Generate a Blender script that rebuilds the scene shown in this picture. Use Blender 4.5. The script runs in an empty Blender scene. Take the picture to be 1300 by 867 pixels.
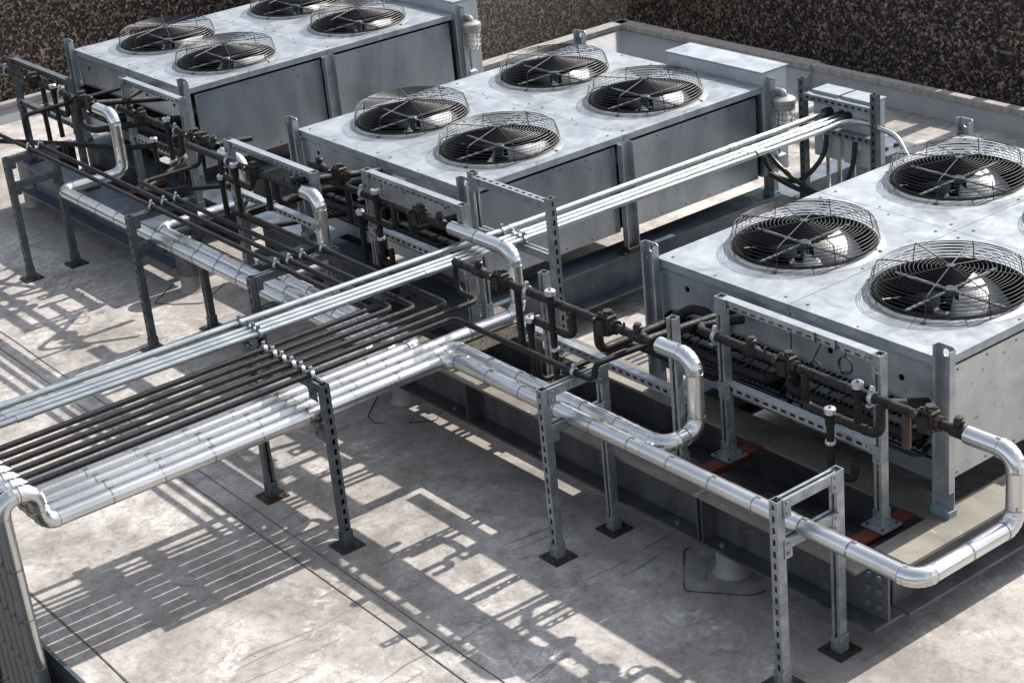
# Rooftop condensing units on steel frames with strut racks and pipework. Metres; roof surface at z = 0.
import bpy, math, random
from mathutils import Vector, Matrix
random.seed(7)
S = bpy.context.scene
COL = S.collection
ZG = 1.05                     # drawn heights are measured from the top of the units; the roof is 1.05 m lower
R_ = math.radians
V = Vector

# ------------------------------------------------------------------ materials
def newmat(name):
    m = bpy.data.materials.new(name); m.use_nodes = True
    nt = m.node_tree; nt.nodes.clear()
    out = nt.nodes.new('ShaderNodeOutputMaterial'); b = nt.nodes.new('ShaderNodeBsdfPrincipled')
    nt.links.new(b.outputs[0], out.inputs[0])
    return m, nt, b
def N(nt, t, **kw):
    n = nt.nodes.new(t)
    for k, v in kw.items():
        if k in n.inputs.keys(): n.inputs[k].default_value = v
        else: setattr(n, k, v)
    return n
def coords(nt, scale=(1, 1, 1)):
    tc = N(nt, 'ShaderNodeTexCoord'); mp = N(nt, 'ShaderNodeMapping'); mp.inputs['Scale'].default_value = scale
    nt.links.new(tc.outputs['Object'], mp.inputs[0]); return mp.outputs[0]
def noise(nt, vec, scale, detail=4, rough=.55, dist=0):
    n = N(nt, 'ShaderNodeTexNoise'); n.inputs['Scale'].default_value = scale; n.inputs['Detail'].default_value = detail
    n.inputs['Roughness'].default_value = rough; n.inputs['Distortion'].default_value = dist
    nt.links.new(vec, n.inputs['Vector']); return n.outputs['Fac']
def ramp(nt, fac, stops):
    r = N(nt, 'ShaderNodeValToRGB'); e = r.color_ramp.elements
    while len(e) < len(stops): e.new(.5)
    for i, (p, c) in enumerate(stops):
        e[i].position = p; c = c if isinstance(c, (tuple, list)) else (c, c, c); e[i].color = (*c[:3], 1)
    nt.links.new(fac, r.inputs[0]); return r.outputs[0]
def mixc(nt, fac, a, b, mode='MIX'):
    m = N(nt, 'ShaderNodeMix'); m.data_type = 'RGBA'; m.blend_type = mode
    for s, v in ((0, fac), (6, a), (7, b)):
        if isinstance(v, bpy.types.NodeSocket): nt.links.new(v, m.inputs[s])
        else: m.inputs[s].default_value = v if s == 0 else (*v, 1)
    return m.outputs[2]
def bump(nt, b, h, strength=.3, dist=.01):
    n = N(nt, 'ShaderNodeBump'); n.inputs['Strength'].default_value = strength; n.inputs['Distance'].default_value = dist
    nt.links.new(h, n.inputs['Height']); nt.links.new(n.outputs[0], b.inputs['Normal'])

def metal(name, c1, c2, scale=6, metallic=.6, r1=.35, r2=.6, bumps=.0, speck=None, stretch=(1, 1, 1)):
    m, nt, b = newmat(name); v = coords(nt, stretch)
    f = noise(nt, v, scale, 6, .62, .6)
    col = ramp(nt, f, [(.3, c1), (.7, c2)])
    if speck:
        f2 = noise(nt, v, scale * 9, 3, .7)
        col = mixc(nt, ramp(nt, f2, [(speck[0], 0), (speck[0] + .06, 1)]), col, speck[1])
    nt.links.new(col, b.inputs['Base Color']); b.inputs['Metallic'].default_value = metallic
    f3 = noise(nt, v, scale * 2.3, 5)
    nt.links.new(ramp(nt, f3, [(.3, r1), (.7, r2)]), b.inputs['Roughness'])
    if bumps: bump(nt, b, f3, bumps, .004)
    return m

M = {}
M['lid'] = metal('galvanised_lid', (.19, .215, .24), (.40, .425, .45), 7, .5, .36, .55, .12, (.63, (.18, .20, .225)))
M['panel'] = metal('galvanised_panel', (.20, .24, .285), (.43, .47, .515), 2.2, .80, .22, .42, .05, (.66, (.25, .275, .30)), (1, 1, .45))
M['panel_worn'] = metal('weathered_galvanised_panel', (.36, .36, .35), (.52, .52, .50), 4, .35, .4, .65, .15, (.64, (.2, .2, .19)))
M['strut'] = metal('galvanised_strut', (.19, .21, .23), (.38, .40, .42), 14, .75, .32, .55, .1)
M['strut_bright'] = metal('bright_galvanised_strut', (.27, .29, .31), (.42, .44, .46), 9, .75, .3, .45, .05)  # base colour lifted to suggest sun caught on the header bars
M['strut_dark'] = metal('dull_galvanised_strut', (.06, .068, .075), (.14, .15, .16), 18, .6, .4, .65, .1)
M['post'] = metal('galvanised_post', (.28, .30, .325), (.44, .46, .48), 9, .7, .35, .55, .1)
M['silver'] = metal('aluminium_jacket', (.55, .55, .545), (.70, .70, .69), 3.0, .95, .23, .31, 0, None)
M['band'] = metal('aluminium_band', (.22, .22, .22), (.40, .40, .40), 9, .9, .3, .5)
M['rubber'] = metal('black_pipe_insulation', (.006, .006, .0065), (.019, .017, .018), 16, 0, .42, .7, .3)
M['copper'] = metal('brown_tarnished_pipe', (.007, .0062, .006), (.027, .0235, .0225), 22, .2, .42, .7, .35, (.62, (.13, .105, .095)))
M['valve'] = metal('brown_brass_valve', (.010, .008, .007), (.045, .032, .024), 30, .45, .4, .65, .4)
M['rustpipe'] = metal('rust_red_pipe', (.022, .013, .011), (.065, .040, .032), 30, .1, .5, .8, .4)
M['black'] = metal('black_plastic', (.012, .012, .013), (.03, .03, .03), 20, 0, .35, .55)
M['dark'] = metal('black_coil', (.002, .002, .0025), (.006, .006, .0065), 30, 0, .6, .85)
M['conduit'] = metal('galvanised_conduit', (.36, .39, .395), (.50, .525, .52), 8, .95, .24, .36)
M['conduit_dark'] = metal('dull_conduit', (.13, .16, .18), (.26, .29, .31), 8, .6, .35, .55)
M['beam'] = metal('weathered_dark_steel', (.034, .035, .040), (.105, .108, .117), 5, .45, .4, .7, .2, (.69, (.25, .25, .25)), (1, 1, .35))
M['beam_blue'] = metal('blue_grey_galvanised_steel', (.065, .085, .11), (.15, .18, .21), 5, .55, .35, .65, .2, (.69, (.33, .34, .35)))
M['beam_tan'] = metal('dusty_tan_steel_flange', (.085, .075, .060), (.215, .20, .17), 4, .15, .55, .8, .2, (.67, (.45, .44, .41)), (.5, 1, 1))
M['primer'] = metal('red_primer_steel', (.055, .009, .005), (.13, .024, .011), 9, 0, .5, .75, .2, (.66, (.06, .02, .015)))
M['plate'] = metal('dark_base_plate', (.022, .02, .02), (.06, .05, .046), 18, .4, .45, .7, .25, (.67, (.14, .05, .025)))
M['rustplate'] = metal('rusty_base_plate', (.028, .016, .013), (.075, .028, .016), 14, .2, .5, .8, .3)
M['rustchan'] = metal('rusty_cream_channel', (.42, .38, .30), (.55, .50, .42), 8, .2, .5, .7, .3, (.55, (.20, .09, .03)))
M['shim'] = metal('blue_shim_stack', (.14, .20, .24), (.27, .33, .37), 20, .4, .4, .6)
M['white'] = metal('white_painted_steel', (.70, .71, .71), (.80, .80, .79), 6, 0, .35, .5)
M['cap'] = metal('bright_cap', (.36, .37, .375), (.58, .59, .59), 30, .6, .25, .45, .1)
M['box'] = metal('grey_painted_box', (.34, .37, .39), (.44, .47, .49), 5, .1, .4, .55)
M['blade'] = metal('aluminium_fan_blade', (.34, .34, .33), (.50, .50, .485), 8, .2, .32, .5, .1)
M['ringmetal'] = metal('dull_dark_ring', (.12, .13, .14), (.22, .23, .24), 6, .5, .45, .65)
M['wire'] = metal('black_wire', (.006, .006, .007), (.018, .018, .02), 20, 0, .4, .6)
M['pier'] = metal('grey_roofing_wrap', (.15, .145, .138), (.28, .27, .255), 7, 0, .65, .85, .3, (.66, (.12, .11, .1)), (1, 1, .4))
M['bead'] = metal('black_sealant', (.012, .011, .010), (.04, .035, .03), 20, 0, .5, .8)
M['seam'] = metal('dark_seam_sealant', (.05, .045, .04), (.14, .13, .12), 9, 0, .6, .8, 0, (.6, (.3, .28, .26)))
M['lampgrey'] = metal('cast_aluminium', (.20, .20, .19), (.33, .33, .315), 18, .3, .4, .6, .2)

def glass():
    m, nt, b = newmat('jar_glass')
    b.inputs['Base Color'].default_value = (.9, .92, .9, 1); b.inputs['Roughness'].default_value = .092
    b.inputs['Transmission Weight'].default_value = .8; b.inputs['IOR'].default_value = 1.3
    return m
M['glass'] = glass()

for k_ in ('rubber', 'dark', 'black', 'copper'):
    [n for n in M[k_].node_tree.nodes if n.type == 'BSDF_PRINCIPLED'][0].inputs['Specular IOR Level'].default_value = {'rubber': .22, 'dark': .08, 'black': .3, 'copper': .3}[k_]

def roof_mat():
    m, nt, b = newmat('grey_roof_membrane'); v = coords(nt)
    big = noise(nt, v, .9, 5, .6, .4); mid = noise(nt, v, 4.5, 8, .68, 1.2); fine = noise(nt, v, 60, 4, .7)
    col = ramp(nt, big, [(.33, (.250, .230, .210)), (.5, (.355, .334, .313)), (.68, (.44, .423, .403))])
    col = mixc(nt, ramp(nt, mid, [(.33, .6), (.5, 0)]), col, (.225, .203, .184))
    # pale scuffs and dried water marks, broken up by a finer noise
    sw = noise(nt, v, 2.2, 9, .72, 1.6); sw2 = noise(nt, v, 11, 6, .7, 2.2)
    msk = N(nt, 'ShaderNodeMath', operation='MULTIPLY')
    nt.links.new(ramp(nt, sw, [(.50, 0), (.66, 1)]), msk.inputs[0]); nt.links.new(ramp(nt, sw2, [(.44, 0), (.58, .95)]), msk.inputs[1])
    col = mixc(nt, msk.outputs[0], col, (.60, .585, .56))
    gr = noise(nt, v, 1.7, 10, .74, .5)
    col = mixc(nt, ramp(nt, gr, [(.37, .75), (.53, 0)]), col, (.168, .154, .140))
    # thin dark scratches and hairlines: stretched noise in two directions
    for sc, rot in (((26, .9, 1), .5), ((22, 1.1, 1), -.75), ((34, 1.6, 1), 1.3)):
        tc = N(nt, 'ShaderNodeTexCoord'); mp = N(nt, 'ShaderNodeMapping')
        mp.inputs['Scale'].default_value = sc; mp.inputs['Rotation'].default_value = (0, 0, rot)
        wob = N(nt, 'ShaderNodeTexNoise'); wob.inputs['Scale'].default_value = 1.2; wob.inputs['Detail'].default_value = 2
        nt.links.new(tc.outputs['Object'], wob.inputs['Vector'])
        va = N(nt, 'ShaderNodeVectorMath', operation='MULTIPLY_ADD'); va.inputs[1].default_value = (.25, .25, 0)
        nt.links.new(wob.outputs['Color'], va.inputs[0]); nt.links.new(tc.outputs['Object'], va.inputs[2])
        nt.links.new(va.outputs[0], mp.inputs[0])
        f = noise(nt, mp.outputs[0], 1, 2, .5)
        col = mixc(nt, ramp(nt, f, [(.70, 0), (.725, .6)]), col, (.12, .105, .09))
    col = mixc(nt, ramp(nt, fine, [(.30, .6), (.46, 0)]), col, (.18, .16, .145))
    grain = noise(nt, v, 15, 10, .82, .4)
    col = mixc(nt, .85, col, ramp(nt, grain, [(.30, (.42, .40, .38)), (.5, (1, 1, 1)), (.70, (1.22, 1.22, 1.21))]), 'MULTIPLY')
    sx = N(nt, 'ShaderNodeSeparateXYZ'); nt.links.new(v, sx.inputs[0])
    wv = noise(nt, v, 2.4, 6, .65); ad = N(nt, 'ShaderNodeMath', operation='MULTIPLY_ADD'); ad.inputs[1].default_value = .9
    nt.links.new(wv, ad.inputs[0]); nt.links.new(sx.outputs['Y'], ad.inputs[2])          # dirt washed off the steel frame
    a2 = N(nt, 'ShaderNodeMath', operation='ADD'); a2.inputs[1].default_value = 1.7; nt.links.new(ad.outputs[0], a2.inputs[0])
    dirt = ramp(nt, a2.outputs[0], [(.0, 0), (.34, .0), (.46, .42), (.75, .48), (.95, 0)])
    col = mixc(nt, dirt, col, (.165, .148, .130))
    sp = noise(nt, v, 26, 2, .5)
    col = mixc(nt, ramp(nt, sp, [(.75, 0), (.77, .8)]), col, (.05, .045, .04))
    nt.links.new(col, b.inputs['Base Color']); b.inputs['Roughness'].default_value = .78
    b.inputs['Specular IOR Level'].default_value = .35
    bump(nt, b, mid, .15, .01)
    return m
M['roof'] = roof_mat()

def pebble_mat(name, dark, mid, light):
    m, nt, b = newmat(name); v = coords(nt)
    vo = N(nt, 'ShaderNodeTexVoronoi'); vo.inputs['Scale'].default_value = 48; nt.links.new(v, vo.inputs['Vector'])
    sep = N(nt, 'ShaderNodeSeparateColor'); nt.links.new(vo.outputs['Color'], sep.inputs[0])
    big = noise(nt, v, 1.3, 4, .6); clump = noise(nt, v, 22, 5, .75)
    col = ramp(nt, sep.outputs[0], [(.25, dark), (.62, mid), (.97, light)])
    col = mixc(nt, ramp(nt, clump, [(.40, .9), (.58, 0)]), col, dark)
    col = mixc(nt, ramp(nt, big, [(.36, .25), (.62, 0)]), col, dark)
    nt.links.new(col, b.inputs['Base Color']); b.inputs['Roughness'].default_value = .75
    inv = N(nt, 'ShaderNodeMath', operation='SUBTRACT'); inv.inputs[0].default_value = 1; nt.links.new(vo.outputs['Distance'], inv.inputs[1])
    bump(nt, b, inv.outputs[0], .7, .015)
    return m
M['pebble'] = pebble_mat('dark_pebbledash', (.012, .008, .007), (.155, .105, .072), (.48, .36, .27))
M['pebble_sunlit'] = pebble_mat('sunlit_tone_pebbledash', (.18, .14, .105), (.56, .46, .36), (.75, .66, .56))  # paler copy of the dark pebbledash, sunlight put into its colour
M['parapet'] = metal('pale_grey_membrane', (.21, .215, .22), (.30, .30, .30), 3, 0, .6, .8, .1, (.68, (.25, .24, .22)))
M['coping'] = metal('stained_coping', (.16, .145, .13), (.36, .34, .32), 9, 0, .6, .85, .25, (.58, (.10, .085, .07)), (6, 1, 1))
M['asphalt'] = metal('far_below_asphalt', (.02, .02, .02), (.04, .04, .04), 2, 0, .8, .9)

# ------------------------------------------------------------------ mesh builder
class MB:
    def __init__(s): s.v = []; s.f = []; s.uvflat = False
    def add(s, vs, fs):
        o = len(s.v); s.v += [tuple(p) for p in vs]; s.f += [tuple(i + o for i in f) for f in fs]; return s
    def obox(s, c, ax, h):
        c = V(c); ax = [V(a) for a in ax]; vs = []
        for i in (-1, 1):
            for j in (-1, 1):
                for k in (-1, 1): vs.append(c + ax[0] * h[0] * i + ax[1] * h[1] * j + ax[2] * h[2] * k)
        return s.add(vs, [(0, 1, 3, 2), (4, 6, 7, 5), (0, 4, 5, 1), (2, 3, 7, 6), (0, 2, 6, 4), (1, 5, 7, 3)])
    def box(s, a, b):
        c = [(a[i] + b[i]) / 2 for i in range(3)]; h = [abs(b[i] - a[i]) / 2 for i in range(3)]
        return s.obox(c, ((1, 0, 0), (0, 1, 0), (0, 0, 1)), h)
    def bevel_box(s, a, b, r=.006):          # a box with chamfered vertical and top edges (stacked rings)
        x0, y0, z0 = a; x1, y1, z1 = b
        def ring(i, z): return [(x0 + i + r, y0 + i, z), (x1 - i - r, y0 + i, z), (x1 - i, y0 + i + r, z), (x1 - i, y1 - i - r, z),
                                (x1 - i - r, y1 - i, z), (x0 + i + r, y1 - i, z), (x0 + i, y1 - i - r, z), (x0 + i, y0 + i + r, z)]
        vs = ring(0, z0) + ring(0, z1 - r) + ring(r, z1); fs = [tuple(range(7, -1, -1)), tuple(range(16, 24))]
        for k in (0, 8):
            for j in range(8): fs.append((k + j, k + (j + 1) % 8, k + 8 + (j + 1) % 8, k + 8 + j))
        return s.add(vs, fs)
    def tube(s, pts, r, n=10, cap=True, ph=0):
        pts = [V(p) for p in pts]; m = len(pts); T = []
        for i in range(m):
            a = pts[max(i - 1, 0)]; c = pts[min(i + 1, m - 1)]
            if 0 < i < m - 1: T.append(((pts[i] - a).normalized() + (c - pts[i]).normalized()).normalized())
            else: T.append((c - a).normalized())
        up = V((0, 0, 1)) if abs(T[0].z) < .9 else V((1, 0, 0)); u = T[0].cross(up).normalized(); vs = []
        rr = r if isinstance(r, (list, tuple)) else [r] * m
        for i in range(m):
            u = (u - T[i] * u.dot(T[i])).normalized(); w = T[i].cross(u)
            k = 1.0
            for j in range(n):
                t = 2 * math.pi * (j + ph) / n; vs.append(pts[i] + (u * math.cos(t) + w * math.sin(t)) * rr[i] * k)
        fs = [(i * n + j, i * n + (j + 1) % n, (i + 1) * n + (j + 1) % n, (i + 1) * n + j) for i in range(m - 1) for j in range(n)]
        if cap: fs += [tuple(range(n - 1, -1, -1)), tuple(range((m - 1) * n, m * n))]
        return s.add(vs, fs)
    def cyl(s, a, b, r, n=14): return s.tube([a, b], r, n)
    def ring(s, c, rad, r, n=48, m=5, ax='z', squash=1):
        vs = []
        for i in range(n):
            t = 2 * math.pi * i / n
            for j in range(m):
                q = 2 * math.pi * j / m; d = rad + r * math.cos(q); h = r * math.sin(q) * squash
                p = {'z': (d * math.cos(t), d * math.sin(t), h), 'x': (h, d * math.cos(t), d * math.sin(t)), 'y': (d * math.cos(t), h, d * math.sin(t))}[ax]
                vs.append((c[0] + p[0], c[1] + p[1], c[2] + p[2]))
        fs = [(i * m + j, ((i + 1) % n) * m + j, ((i + 1) % n) * m + (j + 1) % m, i * m + (j + 1) % m) for i in range(n) for j in range(m)]
        return s.add(vs, fs)
    def lathe(s, prof, c, n=32, close=False):
        vs = [(c[0] + r * math.cos(2 * math.pi * j / n), c[1] + r * math.sin(2 * math.pi * j / n), c[2] + z) for r, z in prof for j in range(n)]
        m = len(prof); fs = [(i * n + j, i * n + (j + 1) % n, (i + 1) * n + (j + 1) % n, (i + 1) * n + j) for i in range(m - 1) for j in range(n)]
        if close: fs += [tuple(range(n - 1, -1, -1)), tuple(range((m - 1) * n, m * n))]
        return s.add(vs, fs)
    def bolt(s, c, ax='z', r=.008, h=.007):
        d = {'z': (0, 0, h), '-z': (0, 0, -h), 'y': (0, h, 0), '-y': (0, -h, 0), 'x': (h, 0, 0), '-x': (-h, 0, 0)}[ax]
        return s.tube([c, V(c) + V(d)], r, 6)
    def strut(s, p0, p1, wd, w=.041, slots=True, d=None, low=None):
        # slotted U channel: web on the wd side, open on the other with returned lips
        p0 = V(p0); p1 = V(p1); L = (p1 - p0).length; a = (p1 - p0) / L; n = V(wd).normalized(); n = (n - a * n.dot(a)).normalized(); q = a.cross(n)
        d = d or w; t = .0032; mid = (p0 + p1) / 2
        for k in (-1, 1):
            s.obox(mid + q * k * (w / 2 - t / 2), (a, q, n), (L / 2, t / 2, d / 2))
            s.obox(mid + q * k * (w / 2 - t - .004) - n * (d / 2 - t / 2), (a, q, n), (L / 2, .004, t / 2))
            s.obox(mid + q * k * (w / 2 - t - .0095) - n * (d / 2 - .005), (a, q, n), (L / 2, .0015, .005))
        if not slots:
            s.obox(mid + n * (d / 2 - t / 2), (a, q, n), (L / 2, w / 2 - t, t / 2)); return s
        sw = .0145 if low is None else .012; off = 0 if low is None else low
        for k in (-1, 1):
            e = (w / 2 - t - sw / 2 - k * off) / 2
            if e < .0006: continue
            s.obox(mid + n * (d / 2 - t / 2) + q * (off + k * (sw / 2 + e)), (a, q, n), (L / 2, e, t / 2))
        k = max(1, int(L / .05)); step = L / k
        for i in range(k + 1):
            hl = .011 if 0 < i < k else .008
            c = p0 + a * min(max(i * step, .008), L - .008) + n * (d / 2 - t / 2) + q * off
            s.obox(c, (a, q, n), (hl, sw / 2, t / 2))
        return s
    def ibeam(s, p0, p1, h=.24, b=.18, tf=.014, tw=.010, parts='wtb'):
        # p0, p1: centreline at the top of the top flange
        p0 = V(p0); p1 = V(p1); a = (p1 - p0).normalized(); q = V((-a.y, a.x, 0)); L = (p1 - p0).length / 2; m = (p0 + p1) / 2; z = V((0, 0, 1))
        if 't' in parts: s.obox(m - z * tf / 2, (a, q, z), (L, b / 2, tf / 2))
        if 'b' in parts: s.obox(m - z * (h - tf / 2), (a, q, z), (L, b / 2, tf / 2))
        if 'w' in parts: s.obox(m - z * h / 2, (a, q, z), (L - .001, tw / 2, h / 2 - tf))
        return s
    def build(s, name, mat, parent=None, smooth=35, sub=None):
        root = parent
        while root is not None and root.parent is not None: root = root.parent
        if root is not None: o = root.location.copy()
        elif s.v:
            xs = [p[0] for p in s.v]; ys = [p[1] for p in s.v]; zs = [p[2] for p in s.v]
            o = V(((min(xs) + max(xs)) / 2, (min(ys) + max(ys)) / 2, min(zs) + ZG))
        me = bpy.data.meshes.new(name)
        me.from_pydata([(p[0] - o.x, p[1] - o.y, p[2] + ZG - o.z) for p in s.v], [], s.f)
        me.materials.append(M[mat] if isinstance(mat, str) else mat); me.validate()
        if smooth:
            me.polygons.foreach_set('use_smooth', [True] * len(me.polygons)); me.set_sharp_from_angle(angle=R_(smooth))
        ob = bpy.data.objects.new(name, me); COL.objects.link(ob)
        if parent is not None: ob.parent = parent
        else: ob.location = o
        return ob

def fillet(pts, rad, seg=6, lim=.49):
    pts = [V(p) for p in pts]; out = [pts[0]]
    for i in range(1, len(pts) - 1):
        a, b, c = pts[i - 1], pts[i], pts[i + 1]; d1 = (a - b).normalized(); d2 = (c - b).normalized()
        ang = d1.angle(d2)
        if ang > math.pi - .02: out.append(b); continue
        k = min(rad / math.tan(ang / 2), (a - b).length * lim, (c - b).length * lim); r = k * math.tan(ang / 2)
        ctr = b + (d1 + d2).normalized() * (r / math.sin(ang / 2)); s0 = b + d1 * k - ctr; s1 = b + d2 * k - ctr
        tot = s0.angle(s1)
        for j in range(seg + 1):
            t = j / seg; out.append(ctr + (s0 * math.sin((1 - t) * tot) + s1 * math.sin(t * tot)) / math.sin(tot))
    out.append(pts[-1]); return out
def tag(o, label, cat, group=None, kind=None):
    o['label'] = label; o['category'] = cat
    if group: o['group'] = group
    if kind: o['kind'] = kind
    return o
def thing(name, label, cat, loc, group=None):
    o = bpy.data.objects.new(name, None); COL.objects.link(o); o.empty_display_size = .1
    o.location = (loc[0], loc[1], loc[2] + ZG); return tag(o, label, cat, group)
def structure(mb, name, mat, smooth=0):
    o = mb.build(name, mat, None, smooth); o['kind'] = 'structure'; return o
def bolts(parent, pts, ax='z', r=.008, h=.007, mat='strut_dark', name='bolt'):
    first = None; q0 = V(pts[0])
    for q in pts:
        if first is None: first = MB().bolt(q, ax, r, h).build(name, mat, parent, 0)
        else:
            c = first.copy(); COL.objects.link(c); c.parent = parent; c.location = V(q) - q0
def copy_tree(o, parent=None):
    c = o.copy(); COL.objects.link(c); c.parent = parent
    for ch in list(o.children): copy_tree(ch, c)
    return c

# ------------------------------------------------------------------ the setting
EDGE = -2.956                                        # edge of this roof, pipes drop past it
g = -ZG
structure(MB().box((-5.31, EDGE, g - .35), (22, 2.9, g)).box((-2.5, 2.9, g - .35), (22, 4.79, g)), 'roof', 'roof')
structure(MB().box((-60, -60, g - 9.2), (60, 60, g - 9.0)), 'ground', 'asphalt')
# parapets: sloped upstand with a thin coping lip
def parapet(x0, y0, x1, y1, nrm, label, th=.075, h=.185, sl=.045):
    t = thing('parapet', label, 'parapet', ((x0 + x1) / 2, (y0 + y1) / 2, g), 'low parapets around the roof')
    p0 = V((x0, y0, 0)); p1 = V((x1, y1, 0)); n = V(nrm)
    def prism(sec):
        vs = [p0 + n * a + V((0, 0, g + b)) for a, b in sec] + [p1 + n * a + V((0, 0, g + b)) for a, b in sec]; k = len(sec)
        return vs, [tuple(range(k)), tuple(range(2 * k - 1, k - 1, -1))] + [(i, (i + 1) % k, k + (i + 1) % k, k + i) for i in range(k)]
    MB().add(*prism([(0, -.01), (sl, h - .045), (th + sl - .045, h - .045), (th + sl - .045, -.3), (0, -.3)])).build('upstand', 'parapet', t, 0)
    MB().add(*prism([(sl - .017, h - .043), (sl - .017, h - .006), (sl - .011, h), (th + sl - .025, h), (th + sl - .025, h - .043)])).build('coping', 'coping', t, 0)
    return t
parapet(-.42, 4.77, 22, 4.77, (0, 1, 0), 'long low parapet with stained coping behind the right-hand unit')
parapet(-2.74, 4.60, -.42, 4.60, (0, 1, 0), 'short parapet length with brick-like coping behind the middle unit, ending in a step', .13, .185, .20)
parapet(-2.46, 2.92, -2.46, 4.88, (-1, 0, 0), 'parapet side returning under the sunlit-toned wall at the back corner', .13, .185, .20)
parapet(-5.3, -9, -5.3, 2.6, (-1, 0, 0), 'low parapet at the left edge behind the strut frames', .075, .17)
def wall(box, mat, label):
    o = MB().box(*box).build('pebbledash_wall', mat, None, 0); return tag(o, label, 'wall', 'pebbledash walls behind the roof')
o = MB().box((-3.98, 6.0, -9.5), (.78, 6.4, .215)).box((.78, 6.0, -9.5), (22, 6.4, -.03)).build('pebbledash_wall', 'pebble', None, 0)  # right part stepped lower, out of view, to shape the sunlit roof edge
tag(o, 'long dark brown pebbledash wall facing the viewer beyond the parapet', 'wall', 'pebbledash walls behind the roof')
wall(((-4.08, 2.9, -9.5), (-3.98, 6.4, .62)), 'pebble_sunlit', 'pebbledash wall coloured as if sunlit, meeting the long wall at the corner')
wall(((-5.50, 2.74, -9.5), (-3.99, 2.86, .62)), 'pebble', 'dark pebbledash wall standing behind the far unit')
wall(((-5.6, -9, -9.5), (-5.505, 2.86, .62)), 'pebble', 'dark pebbledash wall running along the left edge')
# unseen slats added above the long wall to throw striped shade on the roof
t = thing('shade_slats', 'unseen slat screen added above the long pebbledash wall to cast striped shade', 'shade caster', (6, 6.1, .215))
for i in range(26):
    x = -1.6 + i * .30
    MB().box((x, 6.08, .215 if x < .7 else -.03), (x + .11, 6.10, .95)).build('slat', 'strut_dark', t, 0)
MB().box((-2.3, 6.06, .95), (7.4, 6.12, 1.0)).build('top_bar', 'strut_dark', t, 0)

# membrane seams (thin laps lying on the roof)
def seam(p0, p1, w, label):
    a = V((*p0, g)); b = V((*p1, g)); d = (b - a).normalized(); q = V((-d.y, d.x, 0)); n = 40; vs = []
    for i in range(n + 1):
        c = a + (b - a) * i / n + q * random.uniform(-.004, .004); k = w * random.uniform(.5, 1.25)
        vs += [c - q * k + V((0, 0, .001)), c - q * k * .4 + V((0, 0, .004)), c + q * k * .4 + V((0, 0, .004)), c + q * k + V((0, 0, .001))]
    fs = [(i * 4 + j, i * 4 + j + 1, i * 4 + j + 5, i * 4 + j + 4) for i in range(n) for j in range(3)]
    o = MB().add(vs, fs).build('roof_seam', 'seam', None, 0); o['kind'] = 'structure'
seam((-6, -1.715), (9, -1.875), .005, '')
seam((-6, -1.615), (9, -1.765), .004, '')
seam((-6, -2.80), (9, -2.835), .006, '')
seam((-5.2, 1.2), (-3.4, 1.15), .006, '')
o = MB().box((-16, EDGE - .02, g - .30), (22, EDGE - .002, g + .018)).build('roof_edge_trim', 'strut_dark', None, 0)
tag(o, 'dark metal edge strip where the pipes drop off the roof', 'edge trim')

# ------------------------------------------------------------------ steel platforms
ZB = -.68
def platform(label, loc):
    return thing('steel_platform', label, 'steel frame', loc, 'steel frames carrying the units')
def beam(t, p0, p1, web='beam', top='beam', name='beam', h=.24, **k):
    b = MB().ibeam(p0, p1, h, parts='wb', **k).build(name, web, t, 0)
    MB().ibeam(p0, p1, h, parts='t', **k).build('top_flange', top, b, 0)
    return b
# right platform
P3 = platform('wide steel beam frame with tan dusty flanges under the right-hand unit', (3.3, -.5, -.92))
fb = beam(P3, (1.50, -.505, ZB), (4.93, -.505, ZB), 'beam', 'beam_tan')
m = MB().box((4.93, -.595, -.92), (5.022, -.412, -.906)).box((4.93, -.51, -.906), (5.022, -.499, -.70))
m.build('end_plate', 'beam', fb, 0)
bolts(fb, [(4.90 + dx, -.511, -.90 + dz) for dx in (.03, .085) for dz in (.05, .12, .18)], '-y', .014, .012, 'beam_blue')
bolts(fb, [(x, -.56, -.905) for x in (3.86, 4.14, 2.2, 2.9)], 'z', .013, .014, 'beam_blue')
for x in (4.02, 4.05, 2.35):
    MB().box((x, -.592, -.905), (x + .008, -.51, -.695)).build('stiffener', 'beam', fb, 0)
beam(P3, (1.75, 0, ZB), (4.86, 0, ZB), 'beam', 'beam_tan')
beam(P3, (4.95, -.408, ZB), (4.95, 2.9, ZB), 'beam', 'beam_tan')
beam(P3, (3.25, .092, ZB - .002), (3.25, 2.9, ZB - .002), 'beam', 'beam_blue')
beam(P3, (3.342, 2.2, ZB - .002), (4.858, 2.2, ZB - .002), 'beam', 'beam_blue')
def stub(t, x, mat='primer'):
    MB().box((x - .036, -.41, ZB - .012), (x + .036, -.094, ZB - .004)).box((x - .036, -.41, ZB - .09), (x - .028, -.094, ZB - .012)).build('stub_beam', mat, t, 0)
for x in (3.89, 4.768): stub(P3, x)
# middle platform
P2 = platform('blue-grey steel beam frame under the middle unit', (.8, 0, -.92))
beam(P2, (-.62, 0, ZB), (1.554, 0, ZB), 'beam', 'beam_blue')
beam(P2, (1.65, -.10, ZB - .002), (1.65, 3.36, ZB - .002), 'beam_blue', 'beam_blue')
beam(P2, (.05, .092, ZB - .002), (.05, 2.9, ZB - .002), 'beam', 'beam_blue')
for x in (.12, 1.02): MB().box((x - .05, -.56, ZB - .10), (x + .05, -.094, ZB - .004)).build('stub_beam', 'beam_blue', P2, 0)
for x in (1.2,): stub(P2, x, 'beam')
m = MB().box((1.50, 3.12, ZB), (1.82, 3.40, ZB + .012))
m.build('splice_plate', 'beam_blue', P2, 0)
bolts(P2, [(x, y, ZB + .012) for x in (1.57, 1.74) for y in (3.2, 3.3)], 'z', .018, .02, 'beam')
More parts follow.
